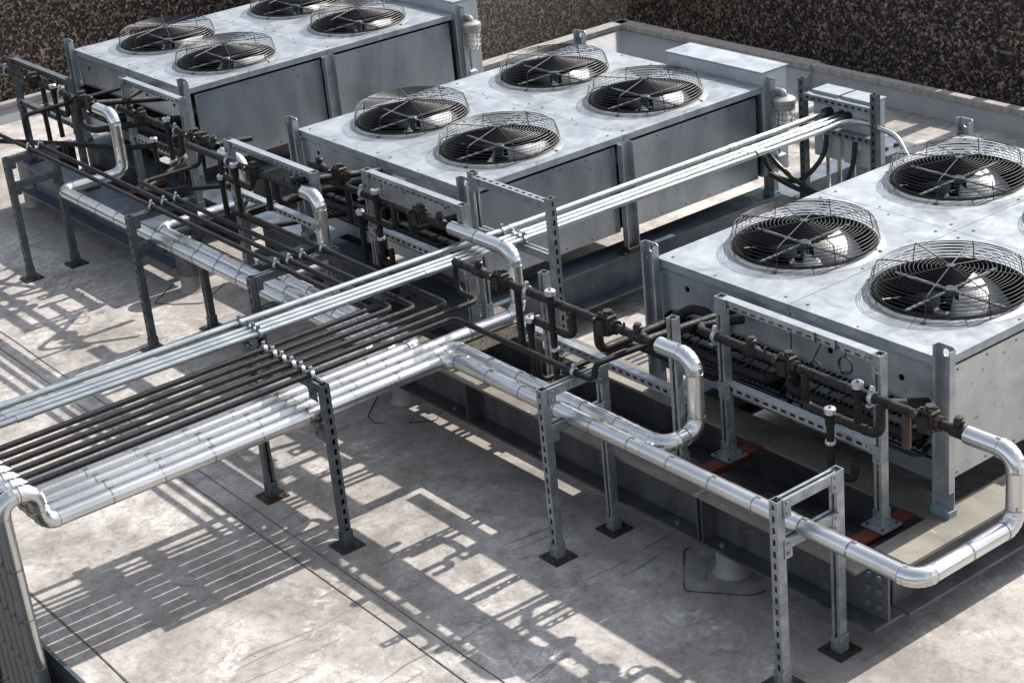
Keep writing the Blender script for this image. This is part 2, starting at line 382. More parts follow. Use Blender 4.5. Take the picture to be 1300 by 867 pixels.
# far platform
P1 = platform('blue-grey steel beam frame under the far left unit', (-2, -.3, -.92))
b = beam(P1, (-3.18, -.505, ZB), (-.80, -.505, ZB), 'beam_blue', 'beam_blue')
bolts(b, [(x, -.512, z) for x in (-3.02, -1.02) for z in (-.73, -.87)], '-y', .014, .012, 'beam')
beam(P1, (-3.18, 0, ZB), (-.80, 0, ZB), 'beam', 'beam_blue')
beam(P1, (-1.43, .092, ZB - .002), (-1.43, 2.9, ZB - .002), 'beam', 'beam_blue')
beam(P1, (-3.03, .092, ZB - .002), (-3.03, 2.9, ZB - .002), 'beam', 'beam_blue')
beam(P1, (-3.18, -.095, ZB - .002), (-3.18, -.41, ZB - .002), 'beam', 'beam_blue', b=.12)
for x in (-1.73, -.93): stub(P1, x)

# round roof piers with wrapped collars and a bead of sealant
def pier(x, y, ztop, label, r=.072, collar=False, bead=None):
    t = thing('roof_pier', label, 'pier', (x, y, g), 'round piers under the steel frames')
    m = MB(); m.lathe([(r * 1.26, .002), (r * 1.13, .008), (r * 1.03, .02), (r, .035), (r, ztop - g), (.001, ztop - g)], (x, y, g), 28)
    m.build('shaft', 'pier', t)
    if collar:
        MB().lathe([(r * 1.02, -.02), (r * 1.14, -.01), (r * 1.14, ztop + .92), (r * .9, ztop + .93)], (x, y, -.92), 28).build('wrap', 'strut_dark', t)
    if bead:
        q = [V((x + a, y + b, g + .003)) for a, b in bead]; q = fillet(q, .03, 3)
        MB().tube(q, .0028, 5).build('sealant_bead', 'bead', t)
    return t
pier(4.14, -.505, -.92, 'short round pier under the front beam at lower right, sealant outline around it', bead=((-.27, -.01), (-.27, -.04), (-.03, -.26), (.20, -.09), (.22, -.02)))
pier(1.66, -.505, -.92, 'short round pier below the elbow of the pipe trunk', bead=((-.16, -.08), (.01, -.26), (.10, -.28), (.25, -.14), (.33, -.04), (.26, .04)))
pier(-.70, -.505, -.72, 'taller wrapped round pier behind the far strut racks', .078, True, ((-.18, -.05), (.02, -.30), (.14, -.22), (.27, -.09), (.09, .17)))
pier(-3.13, -.49, -.66, 'grey round pier at the far left end of the steel frame', .078, False)
pier(4.95, 2.6, -.92, 'round pier hidden at the back of the right-hand frame')
m = MB().obox((4.04, -.645, g + .003), ((.7, .7, 0), (-.7, .7, 0), (0, 0, 1)), (.055, .065, .002)); tag(m.build('repair_patch', 'pier', None, 0), 'small square membrane patch beside the lower right pier', 'patch')
m = MB().obox((1.83, -.68, g + .003), ((.77, .64, 0), (-.64, .77, 0), (0, 0, 1)), (.072, .048, .002)); tag(m.build('repair_patch', 'pier', None, 0), 'oblong membrane patch beside the pier under the trunk elbow', 'patch')

# ------------------------------------------------------------------ condensing units
W, D = 1.7, 2.179
GU = 'condensing units in a row'
def lid_quad(x0, y0, x1, y1, cx, cy, r, z=0, lip=.036):
    angs = sorted(set([2 * math.pi * i / 64 for i in range(64)] + [math.atan2(y - cy, x - cx) % (2 * math.pi) for x in (x0, x1) for y in (y0, y1)]))
    inn, out = [], []
    for a in angs:
        c, s_ = math.cos(a), math.sin(a); t = min(((x1 - cx) / c if c > 1e-9 else (x0 - cx) / c if c < -1e-9 else 1e9), ((y1 - cy) / s_ if s_ > 1e-9 else (y0 - cy) / s_ if s_ < -1e-9 else 1e9))
        inn.append((cx + r * c, cy + r * s_, z)); out.append((cx + t * c, cy + t * s_, z))
    n = len(angs); low = [(p[0], p[1], z - lip) for p in out]
    fs = []
    for i in range(n):
        j = (i + 1) % n; fs += [(i, n + i, n + j, j), (n + i, 2 * n + i, 2 * n + j, n + j)]
    return inn + out + low, fs

def make_fan_guard(cx, cy):
    m = MB(); prof = [(.346, .006), (.343, .022), (.340, .038), (.337, .054), (.333, .070), (.329, .086), (.322, .100)]
    for r, z in prof: m.ring((cx, cy, z), r, .0019, 64, 4)
    r = .302
    while r > .03: m.ring((cx, cy, .106 + (.322 - r) * .03), r, .0016, 56, 4); r -= .0185
    for k in range(8):
        a = math.pi / 8 + k * math.pi / 4; c, s_ = math.cos(a), math.sin(a)
        pts = [(.352, 0), (.346, .006), (.330, .086), (.322, .104), (.30, .109), (.018, .116)]
        m.tube([(cx + r_ * c, cy + r_ * s_, z_) for r_, z_ in pts], .0026, 5)
        if k % 2 == 0: m.box((cx + .358 * c - .011, cy + .358 * s_ - .008, .001), (cx + .358 * c + .011, cy + .358 * s_ + .008, .008))
    m.lathe([(.020, .112), (.020, .119), (.001, .121)], (cx, cy, 0), 20)
    return m

def make_unit(x0, label, mats, worn=False, rot=(0, .4, .9, 1.3), cab=True):
    lidm, panm, sidem = mats
    t = thing('condensing_unit', label, 'condensing unit', (x0 + W / 2, D / 2, ZB), GU)
    X = lambda a: x0 + a
    cs = [(.425, .545), (1.275, .545), (.425, 1.634), (1.275, 1.634)]
    for i, (a, b) in enumerate(cs):
        cx, cy = X(a), b
        xa, xb = X(a - .4235), X(a + .4235); ya, yb = b - .543, b + .543
        m = MB().add(*lid_quad(xa, ya, xb, yb, cx, cy, .335))
        for dx in (-.36, .36):
            for dy in (-.49, .49): m.bolt((cx + dx, cy + dy, 0), 'z', .0075, .006)
        for (dx, dy) in ((-.40, .05), (.40, -.05), (.05, .52), (-.05, -.52)): m.bolt((cx + dx, cy + dy, 0), 'z', .006, .005)
        lid = m.build('top_panel', lidm, t)
        m = MB().lathe([(.372, .001), (.360, .006), (.346, .010), (.336, .013)], (cx, cy, 0), 64)
        rg = m.build('fan_ring', 'ringmetal', t)
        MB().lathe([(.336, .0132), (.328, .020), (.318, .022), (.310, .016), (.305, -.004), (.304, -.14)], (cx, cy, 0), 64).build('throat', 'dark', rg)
        gd = make_fan_guard(cx, cy).build('fan_guard', 'wire', t)
        # fan: hub, four pitched blades, motor and its arms
        f = MB().lathe([(.001, .0), (.05, .0), (.058, -.01), (.058, -.05), (.05, -.055)], (cx, cy, -.075), 20).build('fan', 'dark', t)
        for k in range(3):
            A0 = rot[i] + k * math.pi * 2 / 3; vs = []; nr, na = 6, 9
            for ir in range(nr + 1):
                u = ir / nr; r = .045 + .240 * u; half = R_(13 + 17 * min(1, u * 1.9)) * (1 - .10 * u)
                for ia in range(na + 1):
                    w_ = ia / na * 2 - 1; an = A0 + half * w_ + .18 * u
                    z = -.090 + .080 * w_ * (1 - .15 * u) + .016 * (1 - w_ * w_)
                    vs.append((cx + r * math.cos(an), cy + r * math.sin(an), z))
            fs = [(i_ * (na + 1) + j, (i_ + 1) * (na + 1) + j, (i_ + 1) * (na + 1) + j + 1, i_ * (na + 1) + j + 1) for i_ in range(nr) for j in range(na)]
            n0 = len(vs); vs += [(p[0], p[1], p[2] - .002) for p in vs]; fs += [tuple(n0 + q for q in reversed(ff)) for ff in fs[:]]
            MB().add(vs, fs).build('blade', 'blade', f, 60)
        mo = MB().lathe([(.001, -.075), (.055, -.075), (.072, -.085), (.072, -.20), (.06, -.21), (.001, -.21)], (cx, cy, 0), 24)
        mo.build('motor', 'lampgrey', t)
        m = MB()
        for an in (0, R_(90), R_(180), R_(270)):
            c, s_ = math.cos(an), math.sin(an)
            MB().obox((cx + .168 * c, cy + .168 * s_, .004), ((c, s_, 0), (-s_, c, 0), (0, 0, 1)), (.142, .008, .003)).build('motor_arm', 'strut_dark', t, 0)
        MB().lathe([(.001, .014), (.026, .014), (.03, .010), (.03, -.012), (.02, -.02), (.02, -.06)], (cx, cy, 0), 20).build('hub_plate', 'strut_dark', t)
    # cabinet
    m = MB().box((X(.012), .010, -.46), (X(.846), .016, -.037)).box((X(.854), .010, -.46), (X(W - .012), .016, -.037))
    m.box((X(.0), .003, -.066), (X(W), .0095, -.054))
    for (a, z, r) in ((.16, -.10, .006), (.30, -.13, .013), (.36, -.2, .006), (.62, -.11, .006), (1.0, -.12, .006), (1.12, -.18, .008), (1.40, -.12, .013), (1.52, -.2, .006)): pass
    fp = m.build('front_panel', panm, t, 0)
    for (a, z, r) in ((.20, -.11, .014), (.33, -.20, .006), (.70, -.13, .007), (1.02, -.12, .006), (1.08, -.15, .014), (1.47, -.15, .014), (1.56, -.24, .006), (.85, -.06, .006), (.45, -.06, .006), (1.3, -.06, .006)):
        MB().tube([(X(a), .0099, z), (X(a), .0085, z)], r, 14).build('knockout', 'dark', fp)
    MB().box((X(1.00), -.0015, -.10), (X(1.12), .009, -.067)).build('label_plate', 'white', fp, 0)
    for sx, nm in ((W, 'side_panel'), (0, 'side_panel')):
        for ya, yb in ((.06, 1.035), (1.13, D - .05)):
            xx = X(sx)
            k_ = -1 if sx else 1
            MB().box((min(xx + k_ * .012, xx + k_ * .018), ya, -.56), (max(xx + k_ * .012, xx + k_ * .018), yb, -.054)).build(nm, sidem, t, 0)
    MB().box((X(.01), D - .016, -.56), (X(W - .01), D - .008, -.056)).build('back_panel', panm, t, 0)
    MB().box((X(.024), .024, -.075), (X(W - .024), .034, -.030)).box((X(W - .034), .036, -.075), (X(W - .024), D - .03, -.030)).box((X(.024), .036, -.075), (X(.034), D - .03, -.030)).build('lip_shade_strip', 'dark', t, 0)  # black strips standing in for the shadow line under the lid lip
    for sp in t.children:
        if sp.name.split('.')[0] == 'side_panel' and max(v.co.x for v in sp.data.vertices) > 0:
            ys = [v.co.y + t.location.y for v in sp.data.vertices]; pts = []
            for zz in (-.075, -.54):
                n_ = 6
                for k in range(n_): pts.append((X(W - .0122), min(ys) + .03 + (max(ys) - min(ys) - .06) * k / (n_ - 1), zz))
            bolts(sp, pts, 'x', .005, .003, 'strut_dark', 'screw')
    # black coil block inside, closing the view down through the fans
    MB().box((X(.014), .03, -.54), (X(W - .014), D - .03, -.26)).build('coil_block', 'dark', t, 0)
    # return bends of the coil on the front face
    for h in (0, 1):
        for row, z in ((0, -.278), (1, -.318), (2, -.398), (3, -.432)):
            m = MB()
            for i in range(24):
                xx = X(.07 + h * .80 + i * .0315 + (row % 2) * .012)
                pts = [V((xx, .03, z)), V((xx, -.012, z + .004)), V((xx + .006, -.028, z + .011)), V((xx + .012, -.012, z + .022)), V((xx + .012, .03, z + .026))]
                m.tube(pts, .0068, 5, False)
            m.build('coil_bend_row', 'dark', t)
        MB().tube(fillet([(X(.10 + h * .8), .02, -.32), (X(.10 + h * .8), -.075, -.355), (X(.78 + h * .8), -.075, -.355), (X(.78 + h * .8), .02, -.36)], .05), .024, 12).build('manifold_pipe', 'rubber', t)
        rc = random.Random(int(x0 * 10) + h)
        for k in range(7):
            xs_ = X(.20 + h * .8 + k * .09); xm = X(.45 + h * .8); zt_ = rc.uniform(-.36, -.30); yy = rc.uniform(-.085, -.05)
            MB().tube(fillet([(xm + (xs_ - xm) * .25, -.09, -.40), (xm + (xs_ - xm) * .6, yy - .02, zt_ - .06), (xs_, yy, zt_), (xs_ + .01, .015, zt_ + .015)], .04, 3), .0042, 6).build('capillary_line', 'black', t)
        MB().tube(fillet([(X(.14 + h * .8), .02, -.445), (X(.14 + h * .8), -.05, -.445), (X(.80 + h * .8), -.05, -.445), (X(.80 + h * .8), .02, -.45)], .04), .009, 10).build('manifold_pipe', 'black', t)
        MB().box((X(.03 + h * .83), -.006, -.555), (X(.83 + h * .83), .002, -.462)).build('lower_panel', panm, t, 0)
    # posts: folded channels with a lifting eye
    def post(x, y, nx, eye, zt=.075, zb=ZB + .03):
        m = MB(); w = .086
        m.box((x - w / 2, y - .005, zb), (x + w / 2, y, -.01 if eye else zt))
        m.box((x - w / 2, y - .036, zb), (x - w / 2 + .004, y - .005, zt)); m.box((x + w / 2 - .004, y - .036, zb + (.08 if eye else 0)), (x + w / 2, y - .005, zt - .012))
        m.box((x - w / 2 + .004, y - .036, zb + .10), (x - w / 2 + .014, y - .032, zt - .05)); m.box((x + w / 2 - .014, y - .036, zb + .16), (x + w / 2 - .004, y - .032, zt - .03))
        if eye:      # lug plate with a round hole
            cz = zt - .034; n = 24; r = .017; vs = []
            for yy in (y - .005, y):
                for i in range(n):
                    a = 2 * math.pi * i / n; vs.append((x + r * math.cos(a), yy, cz + r * math.sin(a)))
                for i in range(n):
                    a = 2 * math.pi * i / n; c, s_ = math.cos(a), math.sin(a); k = max(abs(c) / (w / 2), abs(s_) / (.034 if s_ > 0 else .053))
                    vs.append((x + c / k, yy, cz + s_ / k))
            fs = []
            for i in range(n):
                j = (i + 1) % n
                fs += [(i, n + i, n + j, j), (2 * n + j, 3 * n + j, 3 * n + i, 2 * n + i), (i, j, 2 * n + j, 2 * n + i), (n + j, n + i, 3 * n + i, 3 * n + j)]
            m.add(vs, fs)
        m.bolt((x - .012, y - .0052, zb + .05), '-y', .013, .003); m.bolt((x + .01, y - .0052, .02), '-y', .006, .004)
        p = m.build('corner_post', 'post', t, 0)
        sh = MB()
        for k in range(3): sh.box((x - w / 2 - .006, y - .042, zb - .0295 + k * .010), (x + w / 2 + .006, y + .006, zb - .0205 + k * .010))
        sh.build('shim', 'shim', p, 0)
    post(X(-.012), -.002, 0, True); post(X(W + .012), -.002, 0, True)
    post(X(-.012), D + .05, 0, True); post(X(W + .012), D + .05, 0, False, .05)
    for x, sx in ((X(W), 1), (X(0), -1)):
        m = MB(); a, b = sorted((x, x + sx * .042))
        m.box((a, 1.040, ZB + .03), (b, 1.046, -.037)); m.box((a, 1.120, ZB + .03), (b, 1.126, -.037))
        m.box((min(x, x + sx * .004), 1.046, ZB + .03), (max(x, x + sx * .004), 1.12, -.037))
        m.bolt((x + sx * .02, 1.040, -.06), '-y', .006, .004); m.bolt((x + sx * .02, 1.040, -.3), '-y', .006, .004)
        p = m.build('side_post', 'post', t, 0)
        a, b = sorted((x - sx * .01, x + sx * .06))
        MB().box((a, 1.0, ZB), (b, 1.17, ZB + .012)).box((a, 1.03, ZB + .012), (b, 1.14, ZB + .03)).build('foot_plate', 'plate', p, 0)
    if cab:
        m = MB().bevel_box((X(.86), D + .012, -.56), (X(W - .012), D + .215, .075), .006)
        c = m.build('control_box', 'box', t, 0)
        MB().box((X(.85), D + .006, .0755), (X(W - .004), D + .225, .083)).build('box_lid', 'white' if False else 'lid', c, 0)
        MB().box((X(W - .012), D + .05, -.5), (X(W - .006), D + .06, -.02)).build('door_handle', 'black', c, 0)
    return t
U1 = make_unit(-3.079, 'farthest four-fan condensing unit, at top left against the dark wall', ('lid', 'panel', 'panel'), rot=(.85, .70, 1.0, .92))
U2 = make_unit(0, 'four-fan condensing unit in the middle of the row, beside the four long conduits', ('lid', 'panel', 'panel'), rot=(.90, .62, .98, .86))
U3 = make_unit(3.173, 'nearest four-fan condensing unit at the right edge with a speckled side panel', ('lid', 'panel', 'panel_worn'), rot=(1.05, 1.25, 1.15, .9))

# jelly-jar lights at the back corners
def jar_light(x, y, z, label):
    t = thing('jar_light', label, 'light', (x, y, z), 'caged jar lights on the unit posts')
    MB().tube(fillet([(x - .06, y + .02, z + .01), (x - .06, y, z + .035), (x, y, z + .035), (x, y, z)], .02), .017, 10).build('bracket', 'lampgrey', t)
    MB().lathe([(.001, .018), (.035, .016), (.055, .004), (.06, -.012), (.058, -.02), (.05, -.022), (.054, -.032), (.054, -.044), (.044, -.048)], (x, y, z), 24).build('cap', 'lampgrey', t)
    MB().lathe([(.038, -.045), (.038, -.13), (.030, -.15), (.001, -.156)], (x, y, z), 20).build('glass_jar', 'glass', t)
    MB().lathe([(.001, -.05), (.014, -.05), (.018, -.09), (.012, -.12), (.001, -.125)], (x, y, z), 14).build('bulb', 'white', t)
    m = MB()
    for zz in (-.065, -.095, -.125): m.ring((x, y, z + zz), .046, .0022, 24, 5)
    for k in range(6):
        a = k * math.pi / 3; m.tube([(x + .050 * math.cos(a), y + .05 * math.sin(a), z - .045), (x + .046 * math.cos(a), y + .046 * math.sin(a), z - .13), (x + .01 * math.cos(a), y + .01 * math.sin(a), z - .162)], .0025, 5)
    m.build('wire_cage', 'lampgrey', t)
    MB().tube([(x - .055, y + .01, z), (x - .055, y + .01, z - .30)], .008, 8).build('feed_conduit', 'strut', t)
    MB().bevel_box((x - .085, y - .02, z - .36), (x - .03, y + .035, z - .29), .006).build('junction_box', 'box', t, 0)
    t.scale = (1.2, 1.2, 1.2)
jar_light(1.815, 2.24, -.07, 'caged jar light on the back corner of the middle unit beside the conduits')
jar_light(-1.27, 2.24, -.07, 'caged jar light on the far unit in front of the sunlit-toned wall')

# ------------------------------------------------------------------ strut racks carrying the pipes
def foot(t, leg, x, y, zb, mat='strut', plate='plate', s=.062):
    m = MB().box((x - s, y - s, zb), (x + s, y + s, zb + .008))
    p = m.build('base_plate', plate, leg, 0)
    bolts(leg, [(x + a * s * .72, y + b * s * .72, zb + .008) for a in (-1, 1) for b in (-1, 1)], 'z', .007, .007, 'bead', 'anchor_bolt')
    w = .025; m = MB()
    m.box((x - w, y - w, zb + .008), (x + w, y - w + .004, zb + .075)).box((x + w - .004, y - w + .004, zb + .008), (x + w, y + w, zb + .088)).box((x - w, y - w + .004, zb + .008), (x - w + .004, y + w, zb + .075))
    for z in (.025, .055): m.bolt((x + w, y, zb + z), 'x', .007, .006); m.bolt((x, y - w, zb + z), '-y', .007, .006)
    m.build('foot_bracket', mat, leg, 0)
def clamp(t, x, y, z, r, ax, mat='cap', ear='z'):
    # two-piece pipe clamp with an ear bolted to the channel
    m = MB(); m.ring((x, y, z), r + .003, .0042, 20, 6, ax, 2.6)
    e = r + .012
    if ax == 'x': m.box((x - .009, y - .004, z + r + .002), (x + .009, y + .004, z + r + .024)); m.bolt((x, y - .004, z + r + .016), '-y', .006, .006)
    else: m.box((x - .004, y - .009, z + r + .002), (x + .004, y + .009, z + r + .024)); m.bolt((x + .004, y, z + r + .016), 'x', .006, .006)
    return m.build('pipe_clamp', mat, t)
def gusset(par, mat, x, y, z, ax):
    m = MB()
    if ax == 'y': m.box((x + .0212, y - .02, z - .05), (x + .0245, y + .02, z + .03)); m.bolt((x + .0245, y, z + .012), 'x', .007, .006); m.bolt((x + .0245, y, z - .03), 'x', .007, .006)
    else: m.box((x - .022, y - .0245, z - .06), (x + .05, y - .0212, z + .02)); m.bolt((x, y - .0245, z - .035), '-y', .007, .006); m.bolt((x + .034, y - .0245, z), '-y', .007, .006)
    m.build('gusset', mat, par, 0)
GR = 'floor-standing strut racks under the pipes'
def pipe_rack(x, y0, y1, label, ztop=-.215, zlow=-.39, clamps=(), mat='strut_dark', r=.0145):
    t = thing('strut_rack', label, 'pipe rack', (x, (y0 + y1) / 2, g), GR)
    for y, wd in ((y0, (0, -1, 0)), (y1, (0, 1, 0))):
        leg = MB().strut((x, y, g + .01), (x, y, ztop), wd).build('leg', mat, t, 0); foot(t, leg, x, y, g, mat)
    for z in (ztop, zlow):
        cb = MB().strut((x + .002, y0 + .0215, z - .0215), (x + .002, y1 - .0215, z - .0215), (0, 0, -1)).build('crossbar', mat, t, 0)
        gusset(cb, mat, x, y0 + .03, z - .03, 'y'); gusset(cb, mat, x, y1 - .03, z - .03, 'y')
    for y in clamps: clamp(t, x, y, -.2, r, 'x')
    return t
DY = [-.985, -.905, -.825, -.70, -.57]
pipe_rack(-1.735, -1.15, -.83, 'dark two-legged strut rack at the far left, its feet on the roof', clamps=DY[:2])
pipe_rack(-.035, -1.135, -.74, 'dark two-legged strut rack second from the left, carrying three dark pipes', clamps=DY[:3])
pipe_rack(1.345, -1.14, -.64, 'dark strut rack half hidden behind the light grey conduits', clamps=DY[:4])
pipe_rack(3.50, -.96, -.63, 'galvanised strut rack in the centre straddling two silver pipes', clamps=(-.78,), mat='strut')
pipe_rack(4.875, -.95, -.63, 'bright strut rack at the lower right around the front silver pipe', ztop=-.225, zlow=-.40, mat='strut')
# trunk rack, set across the other way
t = thing('strut_rack', 'wide strut rack across the pipe trunk, holding six dark pipes in shiny clamps', 'pipe rack', (2.37, -1.57, g), GR)
for x, wd in ((2.035, (-1, 0, 0)), (2.706, (1, 0, 0))):
    leg = MB().strut((x, -1.57, g + .01), (x, -1.57, -.222), wd).build('leg', 'strut_dark', t, 0); foot(t, leg, x, -1.57, g, 'strut_dark', 'plate' if x > 2.5 else 'rustplate')
TX = [2.205, 2.290, 2.370, 2.455, 2.536, 2.616]
for z, xa in ((-.222, 2.057), (-.417, 2.057)):
    cb = MB().strut((xa, -1.57, z - .0215), (2.684, -1.57, z - .0215), (0, 0, -1)).build('crossbar', 'strut_dark', t, 0)
    gusset(cb, 'strut_dark', 2.1, -1.57, z - .03, 'x'); gusset(cb, 'strut_dark', 2.63, -1.57, z - .03, 'x')
MB().strut((1.95, -1.57, -.170), (2.19, -1.57, -.170), (0, 0, -1)).build('conduit_bar', 'strut_dark', t, 0)
MB().box((1.99, -1.585, -.222), (2.05, -1.555, -.1915)).build('spacer', 'strut_dark', t, 0)
MB().box((2.12, -1.585, -.222), (2.16, -1.555, -.1915)).build('spacer', 'strut_dark', t, 0)
for x in TX: clamp(t, x, -1.57, -.203, .0145, 'y')
CX = [2.0, 2.088, 2.132, 2.178]                       # the four conduits at this rack
for x in CX: clamp(t, x, -1.57, -.132, .016, 'y', 'conduit_dark')

# ------------------------------------------------------------------ strut frames holding the headers in front of the units
GF = 'strut frames holding the header pipes'
def header_frame(xa, xb, y, label, ztop=.092, zlow=-.31, zb=ZB, mat='strut', top=True, gal=True):
    t = thing('header_stand', label, 'strut frame', ((xa + xb) / 2, y, zb), GF)
    for x in (xa, xb):
        leg = MB().strut((x, y, zb + .01), (x, y, ztop), (0, 1, 0)).build('leg', mat, t, 0); foot(t, leg, x, y, zb, mat, 'strut' if gal else 'plate', .058)
    if top:
        for z in (ztop, zlow):
            cb = MB().strut((xa + .0215, y, z - .022), (xb - .0215, y, z - .022), (0, -1, 0), .036, low=None if z == zlow else .0088).build('crossbar', mat if mat == 'strut_dark' else 'strut_bright', t, 0)
            MB().box((xa + .02, y - .021, z - .0042), (xb - .02, y + .0205, z - .0008)).build('bar_cover', mat if mat == 'strut_dark' else 'strut_bright', cb, 0)
            gusset(cb, mat, xa, y - .001, z - .02, 'x'); m = MB(); m.box((xb - .05, y - .0255, z - .04), (xb + .022, y - .0222, z)); m.box((xb - .022, y - .0255, z - .08), (xb + .022, y - .0222, z - .041))
            m.bolt((xb - .03, y - .0255, z - .02), '-y', .007, .006); m.bolt((xb, y - .0255, z - .06), '-y', .007, .006); m.build('gusset', mat, cb, 0)
    return t
header_frame(-2.96, -2.05, -.505, 'dark strut frame at the far left end in front of the far unit', .088, -.215, mat='strut_dark', gal=False)
header_frame(-1.735, -.93, -.255, 'strut frame close to the right half of the far unit', .090, -.30)
header_frame(.10, 1.02, -.505, 'strut frame with a bright slotted bar at the left half of the middle unit', .10, -.20)
header_frame(1.15, 2.02, -.255, 'strut frame at the right half of the middle unit, by the conduits', .070, -.25)
header_frame(3.884, 4.765, -.255, 'bright strut frame with two wire loops in front of the nearest unit', .090, -.31)
def lone_post(x, y, zt, label):
    t = thing('strut_post', label, 'strut post', (x, y, ZB), 'free-standing strut posts behind the low header')
    leg = MB().strut((x, y, ZB + .01), (x, y, zt), (-.2, 1, 0)).build('leg', 'strut', t, 0); foot(t, leg, x, y, ZB, 'strut', 'strut', .05)
lone_post(2.94, -.475, .02, 'single open-topped strut post left of the white-capped valves')
lone_post(3.815, -.475, .045, 'single strut post beside the tall silver riser')
MB_ = MB().strut((2.97, -.02, -.33), (3.84, -.02, -.33), (0, -1, 0), d=.03)
o = tag(MB().strut((2.55, -.36, -.40), (3.80, -.36, -.40), (0, -1, 0)).build('strut_rail', 'strut', None, 0), 'bright slotted strut rail lying low between the two lone posts', 'strut rail')

# tall frame carrying the conduits next to the middle unit
t = thing('conduit_stand', 'tall strut frame with a perforated top bar over the conduits', 'strut frame', (2.15, -.045, ZB), 'strut frames holding the conduits')
for x, wd in ((1.835, (-1, 0, 0)), (2.47, (1, 0, 0))):
    leg = MB().strut((x, -.045, ZB + .01), (x, -.045, .145), wd).build('leg', 'strut', t, 0); foot(t, leg, x, -.045, ZB, 'strut', 'strut', .06)
for z, wd in ((.125, (0, 0, 1)), (-.152, (0, 0, -1))):
    cb = MB().strut((1.857, -.045, z - .021), (2.448, -.045, z - .021), wd).build('crossbar', 'strut', t, 0)
    gusset(cb, 'strut', 1.86, -.045, z - .02, 'x')
HX = [2.045, 2.140, 2.183, 2.226]
for x in HX: clamp(t, x, -.045, -.134, .016, 'y', 'conduit')

# switch rack at the back
t = thing('switch_stand', 'strut frame at the back carrying two grey switch boxes', 'strut frame', (2.18, 2.3, ZB), 'strut frames holding the conduits')
for x in (1.91, 2.462):
    leg = MB().strut((x, 2.3, ZB + .01), (x, 2.3, .062), (0, -1, 0)).build('leg', 'strut_dark', t, 0); foot(t, leg, x, 2.3, ZB, 'strut_dark')
for z in (-.02, -.20):
    MB().strut((1.932, 2.3, z - .021), (2.44, 2.3, z - .021), (0, -1, 0)).build('crossbar', 'strut', t, 0)
MB().box((1.74, 2.25, ZB - .0), (2.5, 2.35, ZB + .002)).build('base_channel', 'beam_blue', t, 0)
for i, (xa, xb) in enumerate(((1.965, 2.165), (2.195, 2.405))):
    tb = thing('switch_box', ('left grey switch box with a white top on the back strut frame', 'right grey switch box with a white top on the back strut frame')[i], 'switch box', ((xa + xb) / 2, 2.40, -.40), 'switch boxes on the back strut frame')
    MB().bevel_box((xa, 2.324, -.40), (xb, 2.45, -.012), .005).build('body', 'box', tb, 0)
    MB().box((xa - .006, 2.322, -.0118), (xb + .006, 2.455, -.004)).build('lid', 'strut_bright', tb, 0)
    MB().box(((xa + xb) / 2 - .03, 2.3225, -.30), ((xa + xb) / 2 + .03, 2.3235, -.24)).build('nameplate', 'white', tb, 0)
# thin vertical conduits dropping from the boxes
for i, (x, l) in enumerate(((2.04, 'first'), (2.13, 'second'), (2.24, 'third'), (2.36, 'fourth'))):
    o = MB().tube(fillet([(x, 2.36, -.39), (x, 2.36, -.66), (x + .02, 2.55, -.66)], .04), .013, 10).build('drop_conduit', 'conduit', None)
    tag(o, l + ' thin grey conduit from the left, dropping below the switch boxes', 'conduit', 'thin conduits below the switch boxes')
for pts, lab in ((((2.09, 2.30, -.24), (2.09, 2.27, -.36), (2.02, 2.22, -.48), (1.93, 2.19, -.54), (1.80, 2.16, -.52), (1.74, 2.13, -.42)), 'black flexible cable looping from the left switch box to the middle unit'),
                 (((2.31, 2.30, -.24), (2.31, 2.27, -.40), (2.27, 2.22, -.52), (2.16, 2.18, -.57), (1.98, 2.16, -.52), (1.83, 2.15, -.44), (1.76, 2.13, -.36)), 'black flexible cable looping from the right switch box to the middle unit'),
                 (((2.30, 2.27, -.60), (2.15, 2.20, -.60), (1.95, 2.14, -.55), (1.80, 2.12, -.50)), 'lowest black flexible cable crossing the foot of the back strut frame')):
    p = [V(q) for q in pts]; out = []
    for i in range(len(p) - 1):
        a = p[max(i - 1, 0)]; b = p[i]; c = p[i + 1]; d = p[min(i + 2, len(p) - 1)]
        for k in range(6):
            u = k / 6; out.append(.5 * ((2 * b) + (c - a) * u + (2 * a - 5 * b + 4 * c - d) * u * u + (3 * b - a - 3 * c + d) * u ** 3))
    out.append(p[-1])
    tag(MB().tube(out, .015, 9).build('flexible_cable', 'black', None), lab, 'cable', 'flexible cables at the back')

